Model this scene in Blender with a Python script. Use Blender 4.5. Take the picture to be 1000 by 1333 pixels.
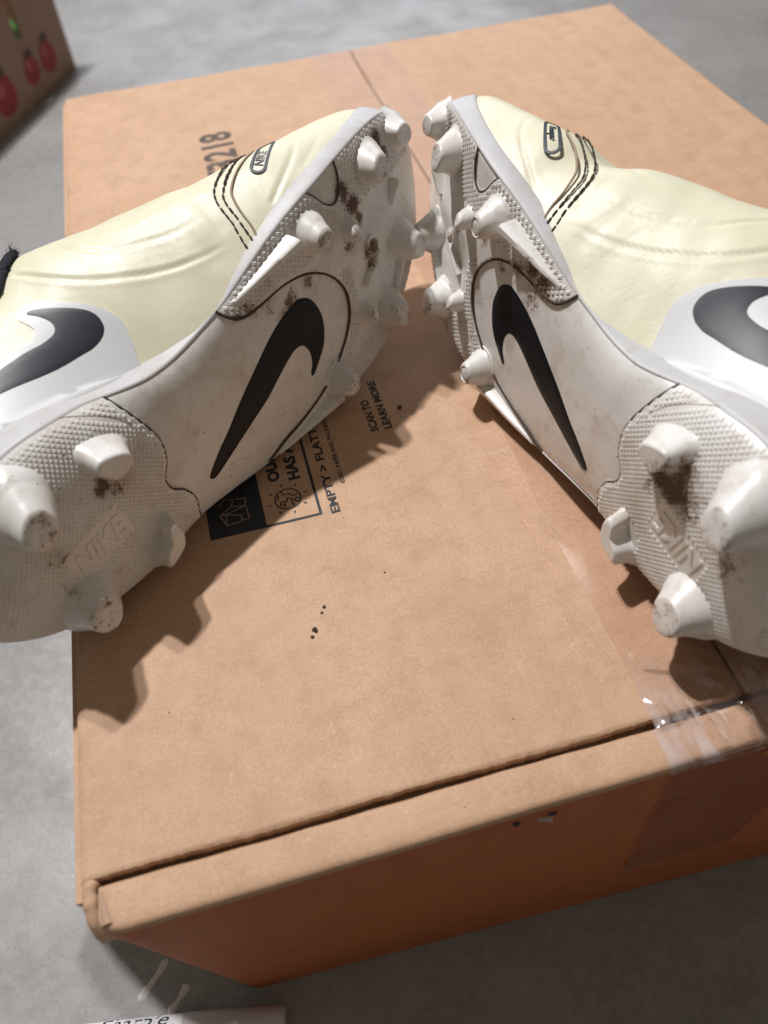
import bpy, bmesh, math, random
import numpy as np
from mathutils import Matrix, Vector
from mathutils.geometry import delaunay_2d_cdt
random.seed(4); rng = np.random.default_rng(7)
for o in list(bpy.data.objects): bpy.data.objects.remove(o, do_unlink=True)
SC = bpy.context.scene
COL = SC.collection
MM = 0.001
R_ = math.radians

# ------------------------------------------------------------------ camera
cam_d = bpy.data.cameras.new('camera'); cam = bpy.data.objects.new('camera', cam_d); COL.objects.link(cam)
CR = np.array([[0.9645731905, -0.2559476052, -0.0639482876], [-0.2365748097, -0.7319055952, -0.6390199990], [0.1167515289, 0.6315101133, -0.7665272711]])
CP = np.array([82.233, -75.700, 241.521])
m = Matrix.Identity(4)
for i in range(3):
    m[i][0] = CR[0][i]; m[i][1] = -CR[1][i]; m[i][2] = -CR[2][i]; m[i][3] = CP[i]*MM
cam.matrix_world = m
cam_d.sensor_fit = 'HORIZONTAL'; cam_d.sensor_width = 36; cam_d.lens = 36*1.060
cam_d.clip_start = 0.005; cam_d.clip_end = 60
cam_d.dof.use_dof = True; cam_d.dof.focus_distance = 0.315; cam_d.dof.aperture_fstop = 11
SC.camera = cam
SC.cycles.max_bounces = 6; SC.cycles.diffuse_bounces = 4; SC.cycles.transparent_max_bounces = 6; SC.render.resolution_x = 768; SC.render.resolution_y = 1024

# ------------------------------------------------------------------ light: two ceiling bulbs behind, daylight from the open door, dim room
w = bpy.data.worlds.new('World'); SC.world = w; w.use_nodes = True
bg = w.node_tree.nodes['Background']; bg.inputs['Color'].default_value = (1.0, 0.87, 0.73, 1); bg.inputs['Strength'].default_value = 0.165
def area(name, loc, target, size, power, color, sy=None):
    d = bpy.data.lights.new(name, 'AREA'); d.energy = power; d.color = color; d.size = size
    if sy: d.shape = 'RECTANGLE'; d.size_y = sy
    o = bpy.data.objects.new(name, d); COL.objects.link(o); o.location = loc
    o.rotation_euler = (Vector(target)-Vector(loc)).to_track_quat('-Z', 'Y').to_euler(); return o
area('ceiling_bulb', (-0.26, 1.05, 1.80), (0.12, 0.15, 0), 0.045, 31, (1.0, 0.985, 0.985))
area('ceiling_bulb', (-0.15, 1.11, 1.80), (0.12, 0.15, 0), 0.045, 16, (1.0, 0.985, 0.985))
area('garage_door_daylight', (0.9, 4.2, 1.5), (0.15, 0.3, 0), 2.4, 34, (0.80, 0.89, 1.0), 1.8)
SC.view_settings.view_transform = 'Standard'; SC.view_settings.look = 'None'
SC.view_settings.exposure = 0.0; SC.view_settings.gamma = 1.0
try: SC.view_settings.use_curve_mapping = False
except Exception: pass

# ------------------------------------------------------------------ materials
def mat(name): 
    M = bpy.data.materials.new(name); M.use_nodes = True
    nt = M.node_tree; b = nt.nodes['Principled BSDF']; return M, nt, b
def N(nt, t, **k):
    n = nt.nodes.new(t)
    for a, v in k.items():
        if a in n.inputs: n.inputs[a].default_value = v
        else: setattr(n, a, v)
    return n
def L(nt, a, b): nt.links.new(a, b)
def coords(nt): return N(nt, 'ShaderNodeTexCoord').outputs['Object']
def noise(nt, vec, scale, detail=4, rough=.55, dist=0):
    n = N(nt, 'ShaderNodeTexNoise'); n.inputs['Scale'].default_value = scale; n.inputs['Detail'].default_value = detail
    n.inputs['Roughness'].default_value = rough; n.inputs['Distortion'].default_value = dist; L(nt, vec, n.inputs['Vector']); return n.outputs['Fac']
def ramp(nt, fac, lo, hi, a=0., b=1.):
    r = N(nt, 'ShaderNodeMapRange'); r.interpolation_type = 'SMOOTHSTEP'
    for i, v in ((1, lo), (2, hi), (3, a), (4, b)): r.inputs[i].default_value = v
    L(nt, fac, r.inputs[0]); return r.outputs[0]
def mix(nt, fac, a, b, blend='MIX'):
    n = N(nt, 'ShaderNodeMix', data_type='RGBA', blend_type=blend)
    if isinstance(fac, (int, float)): n.inputs[0].default_value = fac
    else: L(nt, fac, n.inputs[0])
    for i, v in ((6, a), (7, b)):
        if isinstance(v, tuple): n.inputs[i].default_value = (*v, 1)
        else: L(nt, v, n.inputs[i])
    return n.outputs[2]
def math_(nt, op, a, b=None):
    n = N(nt, 'ShaderNodeMath', operation=op)
    for i, v in ((0, a), (1, b)):
        if v is None: continue
        if isinstance(v, (int, float)): n.inputs[i].default_value = v
        else: L(nt, v, n.inputs[i])
    return n.outputs[0]
def bump(nt, b, h, strength, dist, prev=None):
    n = N(nt, 'ShaderNodeBump'); n.inputs['Strength'].default_value = strength; n.inputs['Distance'].default_value = dist
    L(nt, h, n.inputs['Height'])
    if prev is not None: L(nt, prev, n.inputs['Normal'])
    L(nt, n.outputs[0], b.inputs['Normal']); return n.outputs[0]
def specks(nt, vec, scale, radius, keep):
    v = N(nt, 'ShaderNodeTexVoronoi', feature='F1'); v.inputs['Scale'].default_value = scale; L(nt, vec, v.inputs['Vector'])
    d = ramp(nt, v.outputs['Distance'], radius*.6, radius, 1, 0)
    s = N(nt, 'ShaderNodeSeparateColor'); L(nt, v.outputs['Color'], s.inputs[0])
    return math_(nt, 'MULTIPLY', d, ramp(nt, s.outputs[0], keep, keep+.01))
def plain(name, col, rough=.5, **k):
    M, nt, b = mat(name); b.inputs['Base Color'].default_value = (*col, 1); b.inputs['Roughness'].default_value = rough
    for a, v in k.items(): b.inputs[a].default_value = v
    return M

def sole_mat(name, col, rough=.42):
    M, nt, b = mat(name); c = coords(nt)
    at = N(nt, 'ShaderNodeAttribute', attribute_name='dirt').outputs['Fac']
    n1 = noise(nt, c, 850, 5, .72); n2 = noise(nt, c, 45, 5, .6)
    base = mix(nt, ramp(nt, n2, .42, .72, 0, .5), col, tuple(x*y for x, y in zip(col, (.80, .74, .68))))
    n4 = noise(nt, c, 190, 4, .7); n5 = noise(nt, c, 22, 4, .7, 1.5)
    base = mix(nt, ramp(nt, n5, .50, .70, 0, .38), base, (.50, .40, .315))
    base = mix(nt, ramp(nt, n4, .54, .70, 0, .34), base, (.42, .345, .28))
    n3 = noise(nt, c, 1500, 3, .6)
    f = math_(nt, 'ADD', at, math_(nt, 'ADD', math_(nt, 'MULTIPLY', math_(nt, 'SUBTRACT', n1, .5), 1.7), math_(nt, 'MULTIPLY', math_(nt, 'SUBTRACT', n4, .5), 1.5)))
    mud = math_(nt, 'MULTIPLY', ramp(nt, f, .38, .74, 0, .92), ramp(nt, at, .05, .2))
    base = mix(nt, math_(nt, 'MULTIPLY', ramp(nt, math_(nt, 'ADD', at, math_(nt, 'MULTIPLY', math_(nt, 'SUBTRACT', n4, .5), .9)), .1, .9, 0, .6), .9), base, (.30, .195, .135))
    brown = mix(nt, n3, (.06, .032, .02), (.24, .145, .095))
    base = mix(nt, mud, base, brown)
    sp = math_(nt, 'MAXIMUM', specks(nt, c, 230, .10, .80), specks(nt, c, 480, .11, .88))
    base = mix(nt, math_(nt, 'MULTIPLY', sp, .9), base, (.05, .035, .03))
    L(nt, base, b.inputs['Base Color'])
    L(nt, ramp(nt, mud, 0, 1, rough, .9), b.inputs['Roughness'])
    bump(nt, b, n4, .16, .0006)
    return M
M_SOLE = sole_mat('white_moulded_plastic', (.755, .74, .715), .36)
M_RAND = sole_mat('white_edge_rubber', (.545, .545, .56), .5)

def leather():
    M, nt, b = mat('cream_leather'); c = coords(nt)
    n = noise(nt, c, 30, 4); n2 = noise(nt, c, 130, 5, .6)
    base = mix(nt, ramp(nt, n, .35, .68), (.765, .738, .565), (.74, .706, .515))
    base = mix(nt, ramp(nt, n2, .66, .82, 0, .14), base, (.68, .61, .42))
    base = mix(nt, math_(nt, 'MULTIPLY', specks(nt, c, 150, .07, .90), .8), base, (.10, .07, .05))
    v = N(nt, 'ShaderNodeTexVoronoi', feature='DISTANCE_TO_EDGE'); v.inputs['Scale'].default_value = 1300; 
    wv = N(nt, 'ShaderNodeMix', data_type='VECTOR'); wv.inputs[0].default_value = .12
    nz = N(nt, 'ShaderNodeTexNoise'); nz.inputs['Scale'].default_value = 300; L(nt, c, nz.inputs['Vector'])
    sc = N(nt, 'ShaderNodeVectorMath', operation='SCALE'); sc.inputs['Scale'].default_value = .01; L(nt, nz.outputs['Color'], sc.inputs[0])
    ad = N(nt, 'ShaderNodeVectorMath', operation='ADD'); L(nt, c, ad.inputs[0]); L(nt, sc.outputs[0], ad.inputs[1])
    L(nt, ad.outputs[0], v.inputs['Vector'])
    L(nt, base, b.inputs['Base Color']); L(nt, ramp(nt, n2, .3, .7, .38, .46), b.inputs['Roughness'])
    p = bump(nt, b, ramp(nt, v.outputs['Distance'], 0, .25), .13, .00020)
    mp = N(nt, 'ShaderNodeMapping'); mp.inputs['Scale'].default_value = (1, .45, .45); mp.inputs['Rotation'].default_value = (0, 0, .5); L(nt, c, mp.inputs[0])
    p = bump(nt, b, noise(nt, mp.outputs[0], 120, 3, .6, .6), .15, .0011, p)
    b.inputs['Specular IOR Level'].default_value = .5
    return M
M_LEATHER = leather()
M_PANEL = plain('white_side_panel', (.63, .645, .65), .45)
def navy():
    M, nt, b = mat('navy_gloss_print'); c = coords(nt)
    L(nt, mix(nt, ramp(nt, noise(nt, c, 260, 4, .7), .5, .8), (.008, .011, .022), (.014, .018, .032)), b.inputs['Base Color'])
    b.inputs['Roughness'].default_value = .40; b.inputs['Specular IOR Level'].default_value = .28; return M
M_NAVY = navy()
def blackin():
    M, nt, b = mat('black_inlay'); c = coords(nt)
    at = N(nt, 'ShaderNodeAttribute', attribute_name='dirt').outputs['Fac']
    f = math_(nt, 'ADD', math_(nt, 'MULTIPLY', at, .8), math_(nt, 'MULTIPLY', math_(nt, 'SUBTRACT', noise(nt, c, 600, 8, .75), .5), 2.0))
    base = mix(nt, ramp(nt, f, .50, .95, 0, .8), (.005, .006, .009), (.13, .085, .055))
    base = mix(nt, math_(nt, 'MULTIPLY', specks(nt, c, 500, .12, .9), .5), base, (.3, .27, .24))
    L(nt, base, b.inputs['Base Color']); b.inputs['Roughness'].default_value = .45; b.inputs['Specular IOR Level'].default_value = .3; return M
M_BLACK = blackin()
M_SEAM = plain('seam_grime', (.075, .05, .038), .85)
M_THREAD = plain('dark_brown_thread', (.05, .032, .022), .8)
M_TAUPE = plain('taupe_edge', (.36, .27, .19), .7)
M_INK = plain('navy_logo_ink', (.02, .03, .045), .5)
def lace():
    M, nt, b = mat('navy_woven_lace'); c = coords(nt)
    wv = N(nt, 'ShaderNodeTexWave'); wv.inputs['Scale'].default_value = 700; wv.inputs['Distortion'].default_value = 3; L(nt, c, wv.inputs['Vector'])
    L(nt, mix(nt, wv.outputs['Fac'], (.006, .007, .014), (.03, .035, .06)), b.inputs['Base Color']); b.inputs['Roughness'].default_value = .9
    bump(nt, b, wv.outputs['Fac'], .8, .0006); return M
M_LACE = lace()
M_LINING = plain('dark_lining', (.05, .05, .055), .9)

def kraft(name, c1, c2, c3, rough=.6):
    M, nt, b = mat(name); c = coords(nt)
    mp = N(nt, 'ShaderNodeMapping'); mp.inputs['Scale'].default_value = (1, .13, 1); mp.inputs['Rotation'].default_value = (0, 0, .9); L(nt, c, mp.inputs[0])
    mp2 = N(nt, 'ShaderNodeMapping'); mp2.inputs['Scale'].default_value = (.14, 1, 1); mp2.inputs['Rotation'].default_value = (0, 0, .35); L(nt, c, mp2.inputs[0])
    f1 = noise(nt, mp.outputs[0], 950, 3, .7, 1.2); f2 = noise(nt, mp2.outputs[0], 800, 3, .7, 1.5)
    big = noise(nt, c, 16, 5, .6); mid = noise(nt, c, 90, 5, .65)
    base = mix(nt, ramp(nt, big, .32, .68), c1, c2)
    base = mix(nt, ramp(nt, mid, .40, .72, 0, .6), base, c3)
    base = mix(nt, ramp(nt, math_(nt, 'MAXIMUM', f1, f2), .60, .72, 0, .38), base, tuple(min(1, x*1.32+.03) for x in c1))
    base = mix(nt, ramp(nt, f2, .42, .30, 0, .4), base, tuple(x*.72 for x in c2))
    base = mix(nt, math_(nt, 'MULTIPLY', specks(nt, c, 95, .040, .66), .85), base, (.05, .03, .02))
    base = mix(nt, math_(nt, 'MULTIPLY', specks(nt, c, 28, .028, .86), .9), base, (.03, .02, .015))
    sc = ramp(nt, noise(nt, mp2.outputs[0], 55, 6, .7, 2.5), .64, .74, 0, .30)
    base = mix(nt, sc, base, (.62, .53, .47))
    fine = noise(nt, c, 1500, 3, .7)
    base = mix(nt, 1., base, mix(nt, ramp(nt, fine, .30, .72), (.87, .85, .83), (1.10, 1.11, 1.12)), 'MULTIPLY')
    L(nt, base, b.inputs['Base Color']); b.inputs['Roughness'].default_value = rough; b.inputs['Specular IOR Level'].default_value = .3
    wv = N(nt, 'ShaderNodeTexWave', bands_direction='X'); wv.inputs['Scale'].default_value = 20; wv.inputs['Distortion'].default_value = .6; wv.inputs['Detail'].default_value = 1; L(nt, c, wv.inputs['Vector'])
    p = bump(nt, b, wv.outputs['Fac'], .22, .0008); bump(nt, b, f1, .26, .0005, p); return M
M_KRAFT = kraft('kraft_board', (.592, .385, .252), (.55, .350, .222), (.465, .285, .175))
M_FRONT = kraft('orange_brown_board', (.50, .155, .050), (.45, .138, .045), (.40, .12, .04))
M_INNER = kraft('inner_board', (.30, .18, .11), (.28, .17, .10), (.25, .15, .09))
M_PRINT = plain('black_box_print', (.022, .026, .032), .7)
M_LINEART = plain('kraft_line_print', (.46, .30, .21), .75)
def stamp():
    M, nt, b = mat('faded_stamp_ink'); c = coords(nt)
    L(nt, mix(nt, ramp(nt, noise(nt, c, 300, 5), .35, .7), (.05, .045, .045), (.16, .11, .09)), b.inputs['Base Color']); b.inputs['Roughness'].default_value = .8; return M
M_STAMP = stamp()
def tape():
    M, nt, b = mat('clear_packing_tape'); nt.nodes.remove(b); out = nt.nodes['Material Output']; c = coords(nt)
    tr = N(nt, 'ShaderNodeBsdfTransparent'); tr.inputs[0].default_value = (.955, .935, .935, 1)
    gl = N(nt, 'ShaderNodeBsdfGlossy'); gl.inputs['Roughness'].default_value = .13
    df = N(nt, 'ShaderNodeBsdfDiffuse'); df.inputs[0].default_value = (.78, .66, .62, 1)
    mp = N(nt, 'ShaderNodeMapping'); mp.inputs['Scale'].default_value = (1, .16, 1); mp.inputs['Rotation'].default_value = (0, 0, .62); L(nt, c, mp.inputs[0])
    bp = N(nt, 'ShaderNodeBump'); bp.inputs['Strength'].default_value = .35; bp.inputs['Distance'].default_value = .001; L(nt, math_(nt, 'MULTIPLY', noise(nt, mp.outputs[0], 140, 4, .6, .8), N(nt, 'ShaderNodeAttribute', attribute_name='dirt').outputs['Fac']), bp.inputs['Height'])
    L(nt, bp.outputs[0], gl.inputs['Normal'])
    lw = N(nt, 'ShaderNodeLayerWeight'); lw.inputs['Blend'].default_value = .28
    m0 = N(nt, 'ShaderNodeMixShader'); ca = N(nt, 'ShaderNodeAttribute', attribute_name='dirt').outputs['Fac']
    mk = math_(nt, 'ADD', ramp(nt, noise(nt, c, 25, 3), .4, .7, .015, .05), math_(nt, 'MULTIPLY', ca, ramp(nt, noise(nt, mp.outputs[0], 105, 4, .6, .7), .47, .63, .03, .55)))
    L(nt, mk, m0.inputs[0]); L(nt, tr.outputs[0], m0.inputs[1]); L(nt, df.outputs[0], m0.inputs[2])
    m1 = N(nt, 'ShaderNodeMixShader'); L(nt, ramp(nt, lw.outputs['Fresnel'], 0, 1, .03, .5), m1.inputs[0]); L(nt, m0.outputs[0], m1.inputs[1]); L(nt, gl.outputs[0], m1.inputs[2])
    L(nt, m1.outputs[0], out.inputs[0]); return M
M_TAPE = tape()
def concrete():
    M, nt, b = mat('polished_concrete'); c = coords(nt)
    a = noise(nt, c, 3.2, 7, .62, .5); d = noise(nt, c, 14, 7, .65, .3); e = noise(nt, c, 160, 6, .7); g = noise(nt, c, 700, 3, .7)
    base = mix(nt, ramp(nt, a, .34, .66), (.235, .228, .225), (.335, .33, .33))
    base = mix(nt, ramp(nt, d, .40, .70, 0, .55), base, (.20, .19, .185))
    base = mix(nt, ramp(nt, e, .42, .66, 0, .38), base, (.40, .392, .38))
    base = mix(nt, ramp(nt, g, .55, .72, 0, .4), base, (.16, .145, .13))
    L(nt, base, b.inputs['Base Color']); L(nt, ramp(nt, d, .3, .7, .34, .55), b.inputs['Roughness'])
    sp = specks(nt, c, 330, .16, .7); L(nt, mix(nt, math_(nt, 'MULTIPLY', sp, .5), base, (.09, .08, .075)), b.inputs['Base Color']); bump(nt, b, e, .2, .001); return M
M_FLOOR = concrete()
M_LIGHT_STREAK_PAPER = plain('light_streak_and_paper', (.62, .58, .55), .8)  # pale colour for the painted streaks of light, also the paper sliver

# ------------------------------------------------------------------ mesh helpers (millimetres in, metres out)
def link(name, V, F, material, parent=None, smooth=True, sharp=None, attr=None):
    me = bpy.data.meshes.new(name); me.from_pydata((np.asarray(V, float)*MM).tolist(), [], [list(map(int, f)) for f in F]); me.validate(); me.update()
    me.materials.append(material)
    if smooth:
        me.polygons.foreach_set('use_smooth', [True]*len(me.polygons))
        if sharp is not None: me.set_sharp_from_angle(angle=R_(sharp))
    if attr is not None and len(attr) == len(me.vertices):
        a = me.attributes.new('dirt', 'FLOAT', 'POINT'); a.data.foreach_set('value', np.asarray(attr, np.float32))
    o = bpy.data.objects.new(name, me); COL.objects.link(o)
    if parent is not None: o.parent = parent
    return o
def empty(name, label, cat, group=None, loc=(0, 0, 0)):
    o = bpy.data.objects.new(name, None); COL.objects.link(o); o.empty_display_size = .02; o.location = loc
    o['label'] = label; o['category'] = cat
    if group: o['group'] = group
    return o
def gridfaces(n, k, closed_u=False, closed_v=False):
    F = []
    for i in range(n if closed_u else n-1):
        for j in range(k if closed_v else k-1):
            i2 = (i+1) % n; j2 = (j+1) % k; F.append((i*k+j, i2*k+j, i2*k+j2, i*k+j2))
    return F
def cr(P, n=10, closed=False):
    P = np.array(P, float); m_ = len(P); out = []
    Q = P if closed else np.vstack([2*P[0]-P[1], P, 2*P[-1]-P[-2]])
    for i in range(m_ if closed else m_-1):
        a, b, c, d = (P[i-1], P[i], P[(i+1) % m_], P[(i+2) % m_]) if closed else Q[i:i+4]
        for t in np.linspace(0, 1, n, endpoint=False):
            out.append(.5*((2*b)+(-a+c)*t+(2*a-5*b+4*c-d)*t*t+(-a+3*b-3*c+d)*t**3))
    if not closed: out.append(P[-1])
    return np.array(out)
def resamp(P, step):
    P = np.asarray(P, float); s = np.r_[0, np.cumsum(np.linalg.norm(np.diff(P, axis=0), axis=1))]
    n = max(2, int(round(s[-1]/step))+1); u = np.linspace(0, s[-1], n); return np.stack([np.interp(u, s, P[:, k]) for k in range(P.shape[1])], 1)
def inpoly(poly, X, Y):
    poly = np.asarray(poly); r = np.zeros(np.shape(X), bool); j = len(poly)-1
    for i in range(len(poly)):
        xi, yi = poly[i]; xj, yj = poly[j]
        c = ((yi > Y) != (yj > Y)) & (X < (xj-xi)*(Y-yi)/((yj-yi) or 1e-12)+xi); r ^= c; j = i
    return r
def pdist(X, Y, line):
    line = np.asarray(line); d = np.full(np.shape(X), 1e9)
    for a, b in zip(line[:-1], line[1:]):
        v = b-a; L2 = max(v@v, 1e-9); t = np.clip(((X-a[0])*v[0]+(Y-a[1])*v[1])/L2, 0, 1)
        d = np.minimum(d, np.hypot(X-a[0]-t*v[0], Y-a[1]-t*v[1]))
    return d
def fill2d(poly, step):
    """triangulate a polygon with interior points; returns pts, tris, boundary loop"""
    poly = [tuple(p) for p in poly]; n = len(poly); P = np.array(poly)
    xs = np.arange(P[:, 0].min(), P[:, 0].max(), step); ys = np.arange(P[:, 1].min(), P[:, 1].max(), step)
    X, Y = np.meshgrid(xs, ys); X = X.ravel(); Y = Y.ravel()
    k = inpoly(P, X, Y); X = X[k]; Y = Y[k]
    if len(X):
        k = pdist(X, Y, np.vstack([P, P[:1]])) > step*.45; X = X[k]; Y = Y[k]
    vs = [Vector(p) for p in poly]+[Vector((a, b)) for a, b in zip(X, Y)]
    r = delaunay_2d_cdt(vs, [], [list(range(n))], 1, 1e-5)
    return np.array([(v[0], v[1]) for v in r[0]]), [tuple(f) for f in r[2]], r
def overlay(name, poly, mp, h, material, parent, step=2., skirt=.4, attr=None, round_=0.):
    """a thin raised piece with real edges on a mapped surface; mp(u,v,h)->xyz mm"""
    P, F, _ = fill2d(poly, step); n = len(P); hh = np.full(n, h)
    if round_:
        d = pdist(P[:, 0], P[:, 1], np.vstack([poly, poly[:1]])); hh = h-round_*np.clip(1-d/1.5, 0, 1)**2
    V = mp(P[:, 0], P[:, 1], hh)
    cnt = {}
    for f in F:
        for a, b in zip(f, f[1:]+f[:1]): cnt[(min(a, b), max(a, b))] = cnt.get((min(a, b), max(a, b)), 0)+1
    idx = {}; low = []; F2 = list(F)
    for f in F:
        for a, b in zip(f, f[1:]+f[:1]):
            if cnt[(min(a, b), max(a, b))] == 1:
                for q in (a, b):
                    if q not in idx: idx[q] = n+len(low); low.append(q)
                F2.append((b, a, idx[a], idx[b]))
    low = np.array(low, int); V2 = mp(P[low, 0], P[low, 1], np.full(len(low), -skirt))
    A = None
    if attr is not None: A = np.r_[attr(P[:, 0], P[:, 1]), attr(P[low, 0], P[low, 1])]
    return link(name, np.vstack([V, V2]), F2, material, parent, True, 40, A)
def tube(path, rad, seg=8, flat=1., up=None, caps=True):
    P = np.asarray(path, float); n = len(P); T = np.gradient(P, axis=0); T /= np.linalg.norm(T, axis=1)[:, None]+1e-12
    ref = np.tile(np.array([0, 0, 1.]) if up is None else np.asarray(up, float), (n, 1)) if up is None or np.ndim(up) == 1 else np.asarray(up)
    B = np.cross(T, ref); B /= np.linalg.norm(B, axis=1)[:, None]+1e-9; U = np.cross(B, T)
    rad = np.broadcast_to(rad, (n,)); a = np.linspace(0, 2*np.pi, seg, endpoint=False)
    V = (P[:, None]+rad[:, None, None]*(np.cos(a)[None, :, None]*B[:, None]+flat*np.sin(a)[None, :, None]*U[:, None])).reshape(-1, 3)
    F = gridfaces(n, seg, False, True)
    if caps: F += [tuple(range(seg))[::-1], tuple(range((n-1)*seg, n*seg))]
    return V, F
def text2d(s, size, bold=0., shear=0., space=1., italic=None):
    c = bpy.data.curves.new('txt', 'FONT'); c.body = s; c.size = size; c.offset = bold; c.shear = shear; c.space_character = space; c.resolution_u = 3
    c.dimensions = '2D'; c.fill_mode = 'FRONT'
    o = bpy.data.objects.new('txt', c); COL.objects.link(o); dg = bpy.context.evaluated_depsgraph_get(); dg.update()
    me = bpy.data.meshes.new_from_object(o.evaluated_get(dg)); V = np.array([v.co[:2] for v in me.vertices]); F = [tuple(p.vertices) for p in me.polygons]
    bpy.data.objects.remove(o); bpy.data.curves.remove(c); bpy.data.meshes.remove(me); return V, F
def solid2d(V, F, mp, h, skirt, name, material, parent):
    """give a flat 2d mesh thickness on a mapped surface"""
    n = len(V); cnt = {}
    for f in F:
        for a, b in zip(f, f[1:]+f[:1]): cnt[(a, b)] = 1
    F2 = list(F); F2 += [(b, a, a+n, b+n) for (a, b) in cnt if (b, a) not in cnt]
    return link(name, np.vstack([mp(V[:, 0], V[:, 1], np.full(n, h)), mp(V[:, 0], V[:, 1], np.full(n, -skirt))]), F2, material, parent, False)

# ------------------------------------------------------------------ floor
ZF = -148.7
fl = link('floor', [(-6000, -6000, ZF), (6000, -6000, ZF), (6000, 9000, ZF), (-6000, 9000, ZF)], [(0, 1, 2, 3)], M_FLOOR, None, False); fl['kind'] = 'structure'
def light_streak(pts, wd):  # streaks of light in the box shadow, put in as pale strips
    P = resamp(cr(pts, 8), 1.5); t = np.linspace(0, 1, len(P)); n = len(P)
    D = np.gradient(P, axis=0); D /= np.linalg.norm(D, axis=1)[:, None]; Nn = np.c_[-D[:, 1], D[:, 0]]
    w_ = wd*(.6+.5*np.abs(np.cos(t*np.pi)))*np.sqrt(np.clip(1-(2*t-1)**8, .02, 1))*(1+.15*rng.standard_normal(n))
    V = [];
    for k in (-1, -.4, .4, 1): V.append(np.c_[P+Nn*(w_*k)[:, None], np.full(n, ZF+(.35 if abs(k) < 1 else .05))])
    V = np.stack(V, 1).reshape(-1, 3); return link('painted_light_streak', V, gridfaces(n, 4), M_LIGHT_STREAK_PAPER, fl)
light_streak([(-13.5, 30), (-18, 25), (-27, 17)], 1.7); light_streak([(-5.6, 18), (-9, 14), (-15, 8.5)], 1.9)

# ------------------------------------------------------------------ cardboard box
W, D, H = 418.2, 562.9, 148.7
box = empty('cardboard_box', 'large brown cardboard box lying closed under both boots', 'box', loc=(0, 0, ZF*MM))
def bl(name, V, F, material, parent=box, smooth=True, sharp=35, **k):
    V = np.asarray(V, float)-([0, 0, ZF] if parent is box else [0, 0, ZF]); return link(name, V, F, material, parent, smooth, sharp, **k)
def wob(x, y): return .35*np.sin(x*.031+.7)*np.sin(y*.023+.3)+.22*np.sin(x*.06+y*.045)+.12*np.sin(x*.11-y*.09)-.3
def flap(x0, x1):
    xs = np.linspace(x0, x1, 170); ys = np.concatenate([np.linspace(16.2, 22, 8), np.linspace(24, D-1, 120)])
    X, Y = np.meshgrid(xs, ys, indexing='ij'); Y = Y.copy()
    j = .25*np.sin(xs*.07+1)+.12*np.sin(xs*.8)*np.sin(xs*.23)+.09*rng.standard_normal(len(xs)); Y[:, 0] += j; Y[:, 1] += j*.6
    e = np.minimum(np.minimum(X-x0, x1-X), np.minimum(Y-16, D-Y)); Z = wob(X, Y)-.8*np.clip(1-e/1.2, 0, 1)**2
    top = np.stack([X, Y, Z], -1).reshape(-1, 3); n, k = X.shape; F = gridfaces(n, k)
    ring = [i*k for i in range(n)]+[(n-1)*k+j for j in range(1, k)]+[i*k+k-1 for i in range(n-2, -1, -1)]+[j for j in range(k-2, 0, -1)]
    low = top[ring].copy(); low[:, 2] -= 3.2; b0 = len(top); r = len(ring)
    F += [(ring[i], ring[(i+1) % r], b0+(i+1) % r, b0+i) for i in range(r)]
    return bl('top_flap', np.vstack([top, low]), F, M_KRAFT)
f1 = flap(.1, W/2-.4); f2 = flap(W/2+.5, W-.1)
# short inner flaps under the top
def inner(y0, y1):
    V = [(4, y0, -6.5), (W-4, y0, -6.5), (W-4, y1, -6.5), (4, y1, -6.5), (4, y0, -9.5), (W-4, y0, -9.5), (W-4, y1, -9.5), (4, y1, -9.5)]
    bl('inner_flap', V, [(0, 1, 2, 3), (7, 6, 5, 4), (0, 4, 5, 1), (1, 5, 6, 2), (2, 6, 7, 3), (3, 7, 4, 0)], M_INNER, smooth=False)
inner(5, 130); inner(D-135, D-5)
# front: folded top lip, round edge, wall below
def front_pt(x, k):
    """k index along the profile; x across"""
    r = 13.
    yf = (r-np.sqrt(max(r*r-(r-x)**2, 0))) if x < r else (r-np.sqrt(max(r*r-(r-(W-x))**2, 0)) if x > W-r else 0)
    dz = wob(x, 5)-.2-(1.6*((r-x)/r)**2 if x < r else 0)
    yb = 14.0-.7*x/W+.10*math.sin(x*.31)+.15*math.sin(x*.05+2); yb = max(yb, yf+.3)
    lip = [(yb, -4.5), (yb-.1, -1.1), (yb-.9, -.35), (yb*.66+yf*.34, 0), (yb*.33+yf*.67, 0), (min(yf+2.2, yb), -.1), (min(yf+1.1, yb), -.45), (yf+.4, -1.2), (yf+.05, -2.7), (yf, -8)]
    if k < len(lip): y, z = lip[k]; return (x, y, z+dz)
    t = (k-len(lip)+1)/12.; yb2 = 8.2-.038*(x); xb = x+18.6*(1-x/W)
    bulge = 1.6*math.sin(math.pi*t)*math.sin(math.pi*x/W)
    return (x+(xb-x)*t, yf+(yb2-yf)*t-bulge, (-8+dz)+(ZF+.3+8-dz)*t)
NP = 22; xs = np.concatenate([np.linspace(4.9, 14, 14), np.linspace(17, W-14, 110), np.linspace(W-12, W-.2, 10)])
Vf = [front_pt(x, k) for x in xs for k in range(NP)]; Fall = gridfaces(len(xs), NP)
top_part = [f for f in Fall if (f[0] % NP) < 8]; wall_part = [f for f in Fall if (f[0] % NP) >= 8]
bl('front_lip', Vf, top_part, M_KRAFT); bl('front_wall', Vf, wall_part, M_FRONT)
def slab(name, quad, th, material=M_KRAFT):
    q = np.array(quad, float); n = np.cross(q[1]-q[0], q[3]-q[0]); n /= np.linalg.norm(n)
    V = np.vstack([q, q-n*th]); return bl(name, V, [(0, 1, 2, 3), (7, 6, 5, 4), (0, 4, 5, 1), (1, 5, 6, 2), (2, 6, 7, 3), (3, 7, 4, 0)], material, smooth=False)
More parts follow.
